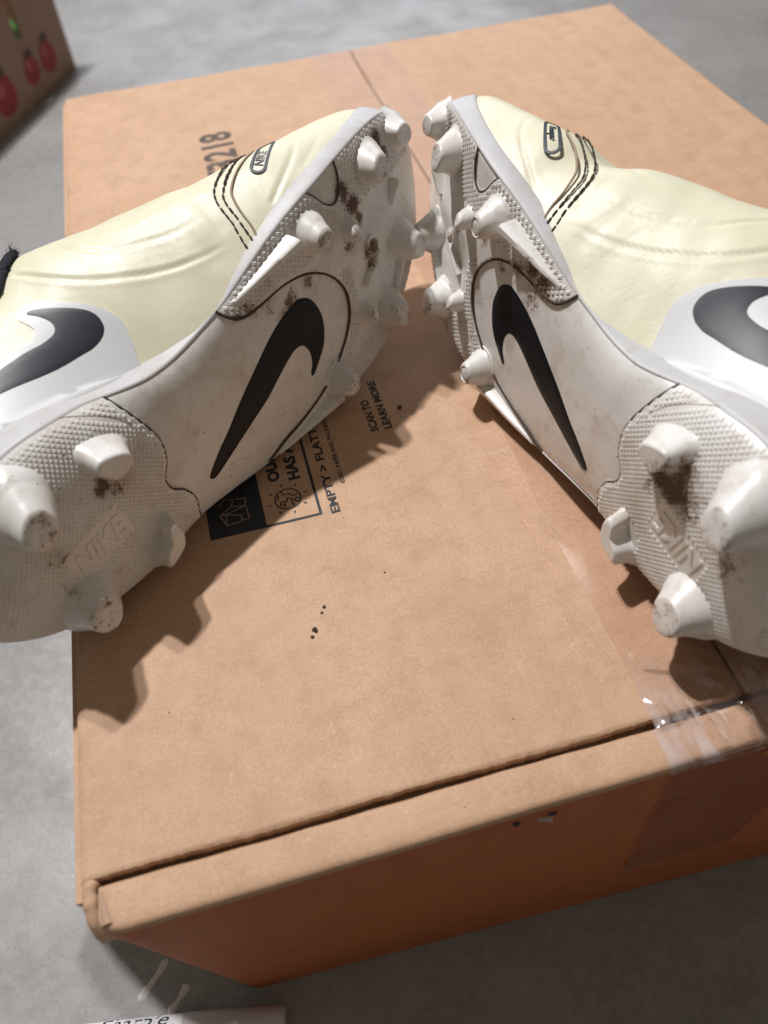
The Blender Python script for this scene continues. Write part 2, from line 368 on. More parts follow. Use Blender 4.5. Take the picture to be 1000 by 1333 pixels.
slab('side_wall', [(.5, D-.5, -3.9), (.5, 12, -3.9), (18.8, 14, ZF), (6, D-.5, ZF)], 3)
slab('side_wall', [(W-.5, 12, -3.9), (W-.5, D-.5, -3.9), (W-2, D-.5, ZF), (W-.4, 12, ZF)], 3)
slab('back_wall', [(W-.6, D-1, -3.9), (.6, D-1, -3.9), (6, D-2, ZF), (W-2, D-2, ZF)], 3)
# torn corner: end of the side wall folded up beside the lip
t = np.linspace(0, 1, 14); V = []
for a in t:
    z = -.4-5.5*a**3+.25*math.sin(17*a); y = 16.3-13.6*a; xo = .15+1.5*a**4+.18*math.sin(23*a)
    for dx, dz in ((0, -9), (0, -1.2), (.6, -.15), (1.9, .05+.2*math.sin(30*a)), (3.4+.3*math.sin(13*a), -.1), (4.3+.4*math.sin(19*a), -1.0), (4.4, -8)): V.append((xo+dx, y, z+dz))
bl('torn_corner', V, gridfaces(14, 7)+[tuple(range(13*7, 14*7))], M_KRAFT, sharp=60)
t = np.linspace(0, 1, 9)
V = []
for a in t:
    for k in range(6):
        s_ = k/5; V.append((5.4+4.2*s_*(1-.8*a), 3.0+9.4*a, -1.1+1.5*math.sin(math.pi*s_)*(1-a)+.9*a))
bl('folded_tab', V, gridfaces(9, 6), M_LINEART)
# clear tape down the middle seam and over the front edge
def tape_strip():
    x0, x1 = 177.0, 238.; path = []
    for y in np.concatenate([np.linspace(D+.2, 60, 50), np.linspace(58, 16.5, 40)]): path.append((y, None))
    for a in np.linspace(0, 1, 8)[1:-1]: path.append((16.5-3.8*a, 'gap'))
    prof = [front_pt(205, k) for k in range(2, NP-4)]
    dense = resamp(np.array([(p[1], p[2]) for p in prof]), 1.2)
    V = []; nx = 70
    for i, (y, g) in enumerate(path):
        for q in range(nx):
            s = q/(nx-1); x = x0+(x1-x0)*s+.6*math.sin(y*.05+s); z = wob(x, y)+.28
            amp = max(0, 1-(y-10)/45)**1.5 if y < 55 else .0
            r1 = abs(math.sin(.16*(x-177)+.20*(y-14)+.9*math.sin(.09*x)))**6; r2 = abs(math.sin(.09*(x-160)+.13*y+1.0+.6*math.sin(.2*y)))**10
            z += amp*(2.2*r1+2.6*r2)*min(1, s*8)*min(1, (1-s)*8)
            z += 1.5*math.exp(-((x-209-.05*(y-520))/1.9)**2)*min(1, max(0, (y-470)/30))
            if g: z -= .9*math.sin(math.pi*(16.5-y)/3.8)*(.5+.5*math.sin(x*.3))
            V.append((x, y, z))
    for i, (y, z) in enumerate(dense):
        for q in range(nx):
            s = q/(nx-1); x = x0-1.2+(x1-x0)*s; am = max(0, 1-i/26)
            r1 = abs(math.sin(.16*(x-177)-.10*i+.9*math.sin(.09*x)))**6; r2 = abs(math.sin(.09*(x-160)-.05*i+1.0))**10
            V.append((x, y-.3-(.35*am*r2 if i > 12 else 0), z+.25+am*(1.8*r1+2.0*r2)*min(1, s*8)*(1 if i < 12 else .2)))
    V = np.array(V); n = len(V)//nx; cr_ = np.clip(1-(V[:, 1]-6)/34, 0, 1)*(V[:, 2] > -6)+.04*(V[:, 2] <= -6); bl('clear_tape', V, gridfaces(n, nx), M_TAPE, sharp=None, attr=cr_)
tape_strip()
# printing on the flaps: reading direction is +Y, letter tops point to -X
def boxmap(ox, oy):
    return lambda u, v, h: np.stack([ox-v, oy+u, wob(ox-v, oy+u)+h-ZF], -1)
def split(V, F, mx):
    bm = bmesh.new(); vs = [bm.verts.new((v[0], v[1], 0)) for v in V]
    for f in F:
        try: bm.faces.new([vs[i] for i in f])
        except ValueError: pass
    bmesh.ops.triangulate(bm, faces=bm.faces[:])
    for _ in range(4):
        es = [e for e in bm.edges if e.calc_length() > mx]
        if not es: break
        bmesh.ops.subdivide_edges(bm, edges=es, cuts=1); bmesh.ops.triangulate(bm, faces=[f for f in bm.faces if len(f.verts) > 3])
    bm.verts.ensure_lookup_table(); bm.verts.index_update(); V2 = np.array([v.co[:2] for v in bm.verts]); F2 = [tuple(v.index for v in f.verts) for f in bm.faces]; bm.free(); return V2, F2
def flat(name, V, F, material, ox, oy, parent=f1):
    V, F = split(np.asarray(V, float), F, 2.5); P = boxmap(ox, oy)(V[:, 0], V[:, 1], np.full(len(V), .09)); return link(name, P, F, material, box, False)
def words(name, s, size, ox, oy, bold=0., length=None, material=M_PRINT, shear=0., height=None):
    V, F = text2d(s, size, bold*size, shear)
    if length: V[:, 0] *= length/(V[:, 0].max()-V[:, 0].min())
    if height: V[:, 1] *= height/(V[:, 1].max()-V[:, 1].min())
    V[:, 0] -= V[:, 0].min(); return flat(name, V, F, material, ox, oy)
def strips(name, lines, wd, material, ox, oy, lift=.10):
    VV, FF = [], []
    for ln, cl in lines:
        P = np.array(ln, float); n = len(P)
        D_ = np.gradient(P, axis=0) if not cl else np.roll(P, -1, 0)-np.roll(P, 1, 0); D_ /= np.linalg.norm(D_, axis=1)[:, None]+1e-9; Nn = np.c_[-D_[:, 1], D_[:, 0]]*wd/2
        b = len(VV); VV += [tuple(q) for pr in zip(P-Nn, P+Nn) for q in pr]
        for i in range(n if cl else n-1): j = (i+1) % n; FF.append((b+2*i, b+2*j, b+2*j+1, b+2*i+1))
    V = np.array(VV); P = boxmap(ox, oy)(V[:, 0], V[:, 1], np.full(len(V), lift)); return link(name, P, FF, material, box, False)
def rect(u0, v0, u1, v1, n=24):
    us = np.linspace(u0, u1, n); V = [(u, v) for u in us for v in np.linspace(v0, v1, 8)]; return V, gridfaces(n, 8)
# local frame for the recycling label: origin at (96, 130), u = +Y, v = -X
V, F = rect(0, 21.9, 110, 44); flat('printed_panel', V, F, M_PRINT, 96, 130)
strips('printed_border', [([(u, .55) for u in np.linspace(0, 110, 40)], False), ([(.55, v) for v in np.linspace(1.1, 21.9, 12)], False)], 1.15, M_PRINT, 96, 130)
strips('box_icon', [(np.array(l)+[0, .4], c) for l, c in [
    ([(5.5, 36.6), (6.0, 30.5), (9.0, 30.2), (11.3, 36.0), (11.3, 38.6)], False), ([(6.2, 36.6), (11.3, 38.6), (14.8, 33.5), (13.8, 28.0), (6.6, 27.4), (6.6, 30.4)], False),
    ([(13.8, 28.0), (17.8, 27.6), (18.4, 32.6), (14.8, 33.5)], False), ([(18.4, 32.6), (19.6, 36.0), (16.0, 38.6)], False), ([(5.5, 36.6), (11.3, 36.0), (13.8, 28.0)], False)]], .38, M_LINEART, 96, 130, .20)
a = np.linspace(0, 2*np.pi, 36, endpoint=False)
gl_lines = [(np.c_[12.0+5.2*np.cos(a), 11.6+5.2*np.sin(a)], True),
    (cr([(16.6, 13.6), (14.6, 13.0), (14.4, 10.6), (13.0, 9.6), (13.6, 7.4)], 5), False), (cr([(15.4, 15.6), (13.4, 15.2), (12.4, 16.6)], 5), False),
    (cr([(8.0, 13.8), (9.6, 13.0), (9.4, 15.0), (11.0, 14.2), (10.8, 12.2), (12.4, 11.8), (11.2, 10.0), (9.6, 10.2), (7.4, 9.6)], 5), False), (cr([(10.8, 7.0), (11.8, 8.2), (10.6, 9.0), (9.2, 7.6)], 5), False)]
strips('globe_icon', gl_lines, .55, M_PRINT, 96, 130)
strips('globe_rays', [([(12+6.9*math.cos(q), 11.6+6.9*math.sin(q)), (12+8.2*math.cos(q), 11.6+8.2*math.sin(q))], False) for q in np.arange(8)*math.pi/4+.2], .62, M_PRINT, 96, 130)
words('printed_words', 'OUR BOX', 7.2, 83.0, 152.6, .05, None, height=5.0)
words('printed_words', 'HAS A PLAN', 7.2, 91.0, 151.2, .05, None, height=5.0)
words('printed_words', 'EMPTY > FLATTEN > RECYCLE', 5.0, 102.9, 129.1, .03, 94, height=3.7)
words('printed_words', '\u00a92021 PAPER AND PACKAGING', 2.9, 108.2, 143.0, .02, 42, height=2.0)
words('printed_words', 'SCAN TO', 5.2, 128.5, 167.3, .04, 20.2, height=3.7)
words('printed_words', 'LEARN MORE', 5.2, 134.2, 167.2, .04, 31.6, height=3.6)
words('stamped_number', '73218', 26, 105.2, 405.5, .03, 62, M_STAMP, height=21.5)
# tear marks and stuck paper on the front wall
def wallpt(x, drop):
    k = 0; P = np.array([front_pt(x, i) for i in range(9, NP)]); return np.array([np.interp(-drop, -P[::-1, 2][::-1], P[:, i]) for i in range(3)])
for (x, dr, rr) in ((127, 13, 1.2), (138, 12, 1.0), (139, 16, .9)):
    p = wallpt(x, dr); a = np.linspace(0, 2*np.pi, 9, endpoint=False)
    V = [(p[0], p[1]-.05, p[2])]+[(p[0]+rr*(1+.3*math.sin(3*q))*math.cos(q), p[1]-.35, p[2]+1.5*rr*math.sin(q)) for q in a]
    bl('nail_hole', V, [(0, 1+(i+1) % 9, 1+i) for i in range(9)], M_PRINT)
def scrap(name, pts, material, lift):
    V = []; 
    for (x, dr, o) in pts: p = wallpt(x, dr); V.append((p[0], p[1]-.3-o*lift, p[2]))
    return V
V = scrap('torn_paper', [(134, 21, 0), (138, 18, 1), (136, 24, 2), (133, 27, 1), (137.5, 27, 3)], None, .8)
bl('paper_sliver', V, [(0, 1, 2), (0, 2, 3), (2, 1, 4)], M_LIGHT_STREAK_PAPER)
V = scrap('torn_paper', [(207, 40, 0), (215, 41, 0), (208, 47, 2), (214, 48, 3), (212, 54, 6), (215, 58, 9)], None, .7)
bl('torn_paper', V, [(0, 1, 3, 2), (2, 3, 4), (4, 3, 5)], plain('orange_paper', (.62, .25, .08), .7))

# ------------------------------------------------------------------ football boots
MED = [(-3, 4), (-2, 12), (3, 21.5), (12, 31), (25, 37.5), (45, 39.5), (65, 36), (85, 29.8), (103, 26.2), (118, 26), (134, 28), (150, 32.5), (165, 36.2), (185, 39.8), (207, 41.6), (228, 41), (245, 38.2), (257, 33.8), (266, 26.5), (271, 18), (272, 12)]
LAT = [(-3, 4), (-1, -3), (6, -12), (18, -21), (35, -28), (56, -32), (77, -32.5), (95, -35), (115, -40), (139, -45), (160, -48), (181, -46.5), (200, -42.5), (217, -37), (235, -30), (250, -22), (260, -12), (268, -1), (272, 12)]
def closed_outline(n=420):
    o = cr(MED+LAT[-2:0:-1], 20, True); s = np.r_[0, np.cumsum(np.linalg.norm(np.diff(np.vstack([o, o[:1]]), axis=0), axis=1))]
    u = np.linspace(0, s[-1], n, endpoint=False); o2 = np.vstack([o, o[:1]]); Q = np.c_[np.interp(u, s, o2[:, 0]), np.interp(u, s, o2[:, 1])]
    for _ in range(5): Q = .5*Q+.25*(np.roll(Q, 1, 0)+np.roll(Q, -1, 0))
    return Q
OUT = closed_outline(); ONRM = np.roll(OUT, -1, 0)-np.roll(OUT, 1, 0); ONRM /= np.linalg.norm(ONRM, axis=1)[:, None]
ONRM = np.c_[ONRM[:, 1], -ONRM[:, 0]]
if ((OUT-OUT.mean(0))*ONRM).sum() < 0: ONRM = -ONRM      # outward
def halves(Q):
    n = len(Q); i0, i1 = np.argmin(Q[:, 0]), np.argmax(Q[:, 0])
    a = np.array([Q[(i0+k) % n] for k in range((i1-i0) % n+1)]); b = np.array([Q[(i0-k) % n] for k in range((i0-i1) % n+1)])
    return (a, b) if a[:, 1].mean() > b[:, 1].mean() else (b, a)
HM, HL = halves(OUT)
def ym(x): return np.interp(x, HM[:, 0], HM[:, 1])
def yl(x): return np.interp(x, HL[:, 0], HL[:, 1])
def base(x):
    x = np.asarray(x, float); t = np.clip((x-185)/75, 0, None); h = np.clip((25-x)/28, 0, None); return 14*t*t+4*h*h
def table(rows, sig=6.):
    A = np.array(rows, float); g = np.arange(-10, 281, 1.); out = [g]
    kx = np.arange(-18, 19); kw = np.exp(-.5*(kx/sig)**2); kw /= kw.sum()
    for k in range(1, A.shape[1]):
        v = np.interp(g, A[:, 0], A[:, k]); v = np.convolve(np.pad(v, 18, mode='edge'), kw, 'valid'); out.append(v)
    return np.array(out)
RT = table([(-3, 24), (50, 24), (65, 23.5), (80, 20.5), (95, 16.5), (110, 12.3), (125, 9.4), (140, 8.8), (155, 9.2), (170, 9), (185, 8.8), (200, 7.9), (215, 8.2), (230, 9), (245, 11.5), (258, 15.5), (266, 17.5), (273, 18)], 4.)
def rtop(x): return np.interp(x, RT[0], RT[1])
UT = table([(-1, 70, 4, 2, 1, .10), (40, 85, 4, 4, 1, .16), (80, 98, 3, 12, 0, .36), (110, 100, 2, 16, -1, .40), (130, 94, 2, 15.5, -1, .33), (150, 84, 2, 13.5, -1, .26),
            (170, 72, 2, 10.5, -1, .20), (190, 61, 3, 9, 0, .14), (210, 53, 5, 7, 1, .05), (230, 47, 8, 5, 1, 0), (250, 43, 11, 2, 1, 0), (262, 42, 13, 0, 0, 0), (267, 40, 13, 0, 0, 0), (271, 37.5, 13, 0, 0, 0)], 4.)
def usec(x, th):
    zc, yc, bm, b_l, sh = [np.interp(x, UT[0], UT[k]) for k in (1, 2, 3, 4, 5)]
    z0 = base(x)+rtop(x)-3; zc = np.maximum(zc, z0+2); c = np.cos(th); s_ = np.sin(th); e = 2/2.6
    cc = np.sign(c)*np.abs(c)**e; ss = np.abs(s_)**e
    hm = ym(x)-1.5-yc; hl = yc-(yl(x)+1.5); z = z0+(zc-z0)*ss; bul = np.sin(np.clip(ss, 0, 1)*np.pi)
    y = np.where(c >= 0, yc+cc*hm+bul*bm*np.abs(cc), yc+cc*hl-bul*b_l*np.abs(cc)); return y+sh*(z-z0), z
TH = np.linspace(0, np.pi, 400)
_xg = np.arange(-1, 271.1, 1.); _arc = []
for x in _xg:
    y, z = usec(x, TH); _arc.append(np.r_[0, np.cumsum(np.hypot(np.diff(y), np.diff(z)))])
_arc = np.array(_arc)
def th_of(x, a):
    x = np.atleast_1d(np.asarray(x, float)); a = np.atleast_1d(np.asarray(a, float)); out = np.empty(len(x))
    for i in range(len(x)):
        f = np.clip((x[i]+1), 0, len(_xg)-1.001); k = int(f); r = f-k; out[i] = np.interp(a[i], _arc[k]*(1-r)+_arc[k+1]*r, TH)
    return out
def up_pt(x, th): y, z = usec(x, th); return np.stack([x+0*y, y, z], -1)
def up_nrm(x, th):
    d1 = up_pt(x+.4, th)-up_pt(x-.4, th); d2 = up_pt(x, np.clip(th+.012, 0, np.pi))-up_pt(x, np.clip(th-.012, 0, np.pi)); n = np.cross(d1, d2)
    n /= np.linalg.norm(n, axis=-1)[..., None]+1e-9; c = np.stack([x+0*th, 6+0*th, 30+0*th], -1)
    return n*np.sign(((up_pt(x, th)-c)*n).sum(-1))[..., None]
LEV = {}
def line_xa(P, n=8): return cr(P, n)
CREASES = [(line_xa([(157, 22), (145.4, 28.5), (137.5, 34.5), (129.5, 41.3), (123, 48), (118.3, 60.5), (116, 71)]), .7, .75), (line_xa([(154, 9), (144, 14.6), (134, 21.3), (124.5, 28.3), (116.5, 34.8), (109.4, 42), (104.3, 51), (101, 61)]), .8, .75),
           (line_xa([(213, 23), (210.8, 18), (206, 13.6), (197.5, 10), (187.4, 6.8), (178, 4.2)]), .35, .9), (line_xa([(172, 40), (160, 38), (149, 42), (139, 50), (131, 60), (126, 72)]), .3, 1.3),
           (line_xa([(221, 9), (212, 7), (200, 5)]), .15, 1.2), (line_xa([(166, 34), (161, 24), (158, 14)]), .25, 2.4), (line_xa([(150, 34), (147, 22), (146, 10)]), .22, 2.8), (line_xa([(172, 44), (166, 54), (163, 66)]), .3, 2)]
_cp = [(np.concatenate([up_pt(p[0], th_of(p[0], p[1])) for p in resamp(ln, .8)]).reshape(-1, 3), dp, wd) for ln, dp, wd in CREASES]
STA = line_xa([(157, 1), (158.3, 4.5), (161.2, 10.5), (164.5, 19.5), (167.6, 24), (173, 27.3), (180, 30), (186, 32), (191, 33.4), (197, 39), (201, 49), (202, 60), (199, 72), (190, 82), (176, 94), (168, 106), (162, 116)])
STB = line_xa([(160.5, 1), (161.8, 4.2), (164.3, 11), (167.2, 18.6), (170.4, 21.9), (176, 24.8), (183, 27.4), (190, 30.4), (195, 32.6), (202, 39.5), (206, 50), (207, 60), (204, 72), (195, 83), (181, 94), (172, 106), (166, 115)])
EDG = line_xa([(163, 1), (165.2, 5.2), (167.4, 11.6), (171, 18), (174.6, 20.8), (182, 23.8), (190, 26.2), (197, 29), (205.5, 38.5), (210, 50), (211, 60), (208, 72), (199, 83), (185, 93), (175, 106), (169, 113)])
WAVE = cr([(80, 38), (80.5, 30), (82.5, 20), (84.2, 9.5), (82, 1.5), (77.3, -4), (77.2, -9.5), (81, -14.5), (82.8, -21), (81.5, -28), (80, -37)], 8)
GRO = cr([(128.5, 36), (131, 27), (133.5, 22), (138, 18.6), (147, 17.4), (161, 16.5), (173, 12.8), (182.5, 5), (187, -5), (185, -14.5), (178, -22.5), (166, -30), (154, -34.2), (141, -36), (128, -36.5), (117, -39), (108, -42)], 8)
PAN = cr([(210, 47), (207, 40), (205.5, 33), (202.5, 28), (198, 26.6), (193.5, 29.5), (189, 36), (184, 41), (180, 45)], 8)
HLINE = cr([(80, 19), (76, 25.5), (66, 33.5), (54, 39)], 8)
ARCHP = np.vstack([GRO, WAVE[::-1]])
def zone(X, Y):
    xw = np.interp(-Y, -WAVE[:, 1], WAVE[:, 0]); heel = X < xw; arch = inpoly(ARCHP, X, Y) & ~heel; return np.where(heel, 0, np.where(arch, 1, 2))
def edge_d(X, Y):
    X = np.asarray(X, float); sh = X.shape; x = X.ravel(); y = np.asarray(Y, float).ravel(); d = np.empty(len(x)); O2 = np.vstack([OUT, OUT[:1]])
    for s in range(0, len(x), 4000): d[s:s+4000] = np.sqrt(((x[s:s+4000, None]-O2[None, :, 0])**2+(y[s:s+4000, None]-O2[None, :, 1])**2).min(1))
    return d.reshape(sh)
def rise(d): return 2.4*(1-np.sqrt(1-np.clip(1-d/6., 0, 1)**2))
def heel_lift(x): return 1-sm(72, 98, np.asarray(x, float))
def sm(a, b, v): t = np.clip((v-a)/(b-a), 0, 1); return t*t*(3-2*t)
def zb(X, Y, plain_=False):
    X = np.asarray(X, float); Y = np.asarray(Y, float); d = edge_d(X, Y); c = .5*(ym(X)+yl(X)); hw = np.maximum(.5*(ym(X)-yl(X)), 1)
    z = base(X)+rise(d)+3.0*np.abs((Y-c)/hw)**2.5*sm(60, 95, X)*(1-sm(150, 200, X))+16.*(1-np.sqrt(1-np.clip(1-d/33., 0, .97)**2))*heel_lift(X)*(.22+.75*sm(-12, 14, Y-c))+5.5*(1-np.sqrt(1-np.clip(1-d/15., 0, .97)**2))*(1-heel_lift(X))*(1-sm(120, 160, X))*sm(-6, 10, Y-c)
    if plain_: return z
    z = z+.7*((zone(X, Y) == 1))-.5*(zone(X, Y) == 0)
    z = z+.8*(inpoly(PAN, X, Y))
    z = z-1.3*np.exp(-((Y-4)/6.)**2)*sm(196, 206, X)*(1-sm(226, 240, X))        # low ridge down the middle of the forefoot
    z = z+.9*np.exp(-((Y+9)/4.)**2)*sm(190, 200, X)*(1-sm(226, 236, X))
    return z
DIRT = {'L': [(205, 28, 5, .9), (208, 20, 5, 1.), (209, 14, 3.5, .8), (238, 30, 6, .85), (240, 22, 5, .8), (198, 8, 4, .7), (207, 0, 4.5, .9), (207, -6, 4, .8), (171, 10, 4, .7), (160, 9, 5, .8), (142, 18.6, 4.5, .6), (150, 14.5, 4.5, .55), (156, 7, 5, .5), (136, 20, 3, .6), (58, 12, 4.5, .8), (61, 8, 5, .5), (64, -30, 5, .5), (33, 6, 5, .35), (28, -8, 4, .4)],
        'R': [(253, 24, 6, .65), (240, 30, 6, .7), (172, 10, 4, .5), (154, 22, 5, .9), (145, 20.5, 5, .9), (149, 12, 8, .55), (163, 16, 6, .6), (61, 9, 6, 1.), (56, 11, 6.5, 1.05), (51, 13, 6, .85), (57, 19, 6.5, .8), (48, 10, 6, .5), (65, 3, 5, .5), (62, -31, 4.5, .8), (56, -31, 4.5, .8), (28, 8, 7, .45), (186, 14, 4, .6)]}
def dirt_of(side):
    def f(x, y):
        v = np.zeros(np.shape(x))
        for a, b, r, k in DIRT[side]: v = np.maximum(v, k*np.exp(-((x-a)**2+(y-b)**2)/(r*r)))
        return v+.10*np.exp(-(pdist(np.asarray(x, float), np.asarray(y, float), GRO[:60])/1.6)**2)
    return f
SWOOSH = [(166, 6.5), (161.5, 8), (152, 6.8), (144, 4.7), (137, 2), (126, -2.5), (118, -6), (108, -11), (101, -14), (94, -18), (92, -20), (93.5, -21.8), (97, -21.5), (109, -18.7), (120, -16.3), (130, -14.2), (140, -10.8), (147, -8.6), (152, -7.7), (156, -9), (158, -13.3), (157, -18.5), (154, -22.3), (155.2, -23.6), (160, -20.8), (165.5, -17), (169, -12), (171, -6), (170.5, 0), (168.8, 4)]
STUDS = [  # name, base x, y, base r, tip r, height, tip dx, dy, ring
    ('stud', 226, 26.8, 8.3, 5.5, 11.5, -4, .8, 0), ('stud', 181.5, 25.6, 7.2, 4.6, 10.3, -2.4, -1.6, 1), ('stud', 200, 13.8, 4.0, 3.1, 7, -1.4, 0, 0), ('stud', 209.5, 1.5, 3.8, 2.8, 4.2, -.5, 0, 0),
    ('stud', 232, -13.5, 8.6, 5.2, 11.5, -1, 0, 0), ('stud', 193.5, -21.5, 4.0, 2.9, 7, -1.5, .8, 0), ('stud', 207.5, -31, 8.2, 5.4, 11, -2.6, 2.0, 0), ('stud', 167, -36.2, 7.4, 4.6, 10.8, -3, 1.6, 1),
    ('stud', 35.5, 24.8, 10.2, 6.5, 12.8, -3.2, -1.6, 0), ('stud', 31.2, -17.2, 9.8, 6.5, 10.8, -1.8, -1.0, 0)]

def build_boot(side, name, label, Rm, tv):
    sg = -1. if side == 'L' else 1.
    root = empty(name, label, 'football boot', 'pair of football boots on the box')
    Mx = Matrix.Identity(4); Rp = np.array(Rm)@np.diag([1, sg, 1])
    for i in range(3):
        for j in range(3): Mx[i][j] = Rp[i][j]
        Mx[i][3] = tv[i]*MM
    root.matrix_world = Mx
    df = dirt_of(side)
    def add(nm, V, F, mt, parent=root, smooth=True, sharp=None, attr=None):
        V = np.array(V, float)*[1, sg, 1]
        F = [tuple(f)[::-1] for f in F] if sg < 0 else F
        return link(nm, V, F, mt, parent, smooth, sharp, attr)
    flipm = lambda P: P*np.array([1, sg, 1])
    def solemap(u, v, h): return flipm(np.stack([u, v, zb(u, v)-h], -1))
    def upmap(u, v, h):
        th = th_of(u, v); return flipm(up_pt(np.asarray(u, float), th)+up_nrm(np.asarray(u, float), th)*np.asarray(h)[..., None])
    # sole plates
    inn = OUT-ONRM*1.9; im, il = halves(inn); x0, x1 = inn[:, 0].min()+.05, inn[:, 0].max()-.05
    nx, ns = 390, 128; t = np.linspace(0, 1, nx); te = .5-.5*np.cos(np.pi*t); xs = x0+(x1-x0)*(.75*t+.25*te); s = np.linspace(0, 1, ns)
    Y0 = np.interp(xs, il[:, 0], il[:, 1]); Y1 = np.interp(xs, im[:, 0], im[:, 1]); X = np.repeat(xs[:, None], ns, 1); Y = Y0[:, None]+(Y1-Y0)[:, None]*s
    Z = zb(X, Y); V = np.stack([X, Y, Z], -1).reshape(-1, 3); F = np.array(gridfaces(nx, ns)); ctr = V[F].mean(1); zn = zone(ctr[:, 0], ctr[:, 1]); A = df(V[:, 0], V[:, 1])
    plates = {}
    for k, nm in ((0, 'heel_plate'), (1, 'arch_plate'), (2, 'forefoot_plate')):
        f = F[zn == k]; use = np.unique(f); rm = np.zeros(len(V), int); rm[use] = np.arange(len(use)); plates[k] = add(nm, V[use], rm[f], M_SOLE, attr=A[use])
    # seams between the plates
    def seam(P, r, parent, mt=M_SEAM, lift=.0):
        P = resamp(P, .9); k = edge_d(P[:, 0], P[:, 1]) > 1.6; k &= inpoly(OUT, P[:, 0], P[:, 1]); P = P[k]
        z = zb(P[:, 0], P[:, 1], True)-lift; n = len(P); rr = r*(.85+.18*np.sin(np.arange(n)*.13)*np.sin(np.arange(n)*.047+1))
        Vt, Ft = tube(np.c_[P, z], rr, 6, .9); add('seam', Vt, Ft, mt, parent)
    seam(WAVE, .62, plates[0], lift=-.1); seam(GRO, .70, plates[1], lift=-.2); seam(PAN, .45, plates[2], lift=-.2); seam(HLINE, .28, plates[0], M_TAUPE, lift=.35)
    # moulded rim that wraps up to the upper
    n = len(OUT); bz = base(OUT[:, 0]); Hh = rtop(OUT[:, 0])
    prof = [(2.9, lambda h: 1.8), (2.5, lambda h: rise(2.35)+.25), (2.25, lambda h: rise(1.9)-.2), (1.95, lambda h: rise(1.9)-.22), (1.5, lambda h: .14*h), (.95, lambda h: .30*h), (.45, lambda h: .48*h), (.1, lambda h: .66*h), (-.1, lambda h: .84*h),
            (-.05, lambda h: h-.5), (.25, lambda h: h-.05), (.7, lambda h: h+.12), (1.6, lambda h: h+.1), (2.3, lambda h: h-.5), (3.5, lambda h: h-3)]
    lift = zb(inn[:, 0], inn[:, 1], True)-base(inn[:, 0])-rise(1.9); fade = lambda h: np.clip(1-(h-1)/9., 0, 1)
    V = np.stack([np.c_[OUT-ONRM*o, bz+np.maximum(f(Hh), 0)+lift*np.where(o >= 0 and k < 8, 1, np.clip(1-(k-7)/3., 0, 1))] for k, (o, f) in enumerate(prof)], 1).reshape(-1, 3)
    V[:, :2] += .10*rng.standard_normal((len(V), 1))*0
    add('rim', V, gridfaces(n, len(prof), True, False), M_RAND, sharp=None, attr=np.zeros(len(V)))
    # upper
    nu, nt = 330, 230; xs = -.6+271.2*(.7*np.linspace(0, 1, nu)+.3*(.5-.5*np.cos(np.pi*np.linspace(0, 1, nu)))); tt = np.linspace(0, 1, nt); th = np.pi*(tt-.13*np.sin(4*np.pi*tt)/2*0.9)
    X, T = np.meshgrid(xs, th, indexing='ij'); P = up_pt(X, T); Nn = up_nrm(X, T)
    dsp = np.zeros(X.shape); Pf = P.reshape(-1, 3)
    for c, dp, wd in _cp:
        d2 = np.full(len(Pf), 1e9); bb = (Pf[:, 0] > c[:, 0].min()-8) & (Pf[:, 0] < c[:, 0].max()+8) & (T.ravel() < 1.7); q = Pf[bb]
        m_ = np.full(len(q), 1e9); tp = np.zeros(len(q)); tf = np.zeros(len(Pf))
        for k in range(0, len(q), 6000):
            dd = ((q[k:k+6000, None]-c[None])**2).sum(-1); ii = dd.argmin(1); m_[k:k+6000] = dd[np.arange(len(ii)), ii]; tp[k:k+6000] = np.clip(ii/(.35*len(c)), 0, 1)**.8
        d2[bb] = m_; tf[bb] = tp; d_ = np.sqrt(d2).reshape(X.shape); dsp += tf.reshape(X.shape)*(-dp*np.exp(-(d_/wd)**2)+.25*dp*np.exp(-((d_-2.6*wd)/(1.6*wd))**2))
    ph = 1.1 if side == 'L' else 2.3
    flex = np.exp(-((X-172)/16)**2); dsp += flex*.18*np.sin(.55*X+.35*P[..., 2]+ph+.8*np.sin(.15*P[..., 2]))*np.sin(np.clip(T, 0, np.pi))
    dsp += .16*np.sin(.13*X+ph)*np.sin(.31*P[..., 2]+ph)+.05*np.sin(.4*X-.3*P[..., 2])
    dip = 5.5 if side == 'R' else .8
    dsp -= dip*np.exp(-((X-178)/11)**2)*np.exp(-((T-.55)/.42)**2)
    P = P+Nn*dsp[..., None]; V = P.reshape(-1, 3); F = np.array(gridfaces(nu, nt)); c = np.stack([X, T], -1).reshape(-1, 2)[F].mean(1)
    hole = (c[:, 0] > 10) & (c[:, 0] < 104) & (np.abs(c[:, 1]-1.57) < np.interp(c[:, 0], [10, 25, 70, 104], [.3, .75, .8, .42])); F = F[~hole]
    use = np.unique(F); rm = np.zeros(len(V), int); rm[use] = np.arange(len(use)); upper = add('upper', V[use], rm[F], M_LEATHER)
    # lining inside the opening
    xs2 = np.linspace(4, 106, 40); t2 = np.linspace(.05, np.pi-.05, 40); X2, T2 = np.meshgrid(xs2, t2, indexing='ij'); Q = up_pt(X2, T2)-up_nrm(X2, T2)*3
    Fq = np.array(gridfaces(40, 40)); cq = np.stack([X2, T2], -1).reshape(-1, 2)[Fq].mean(1); Fq = Fq[np.abs(cq[:, 1]-1.57) > .55]; add('lining', Q.reshape(-1, 3), Fq, M_LINING)
    # tongue
    u = np.linspace(0, 1, 24); v = np.linspace(-1, 1, 14); V = []
    for a in u:
        xx = 112-46*a; y0, z0 = usec(xx, np.array([1.57])); 
        for b in v: V.append((xx-4*a, y0[0]+b*15, z0[0]+1.2-3.5*b*b-2*(1-a)+6*a*a))
    add('tongue', V, gridfaces(24, 14), M_LEATHER)
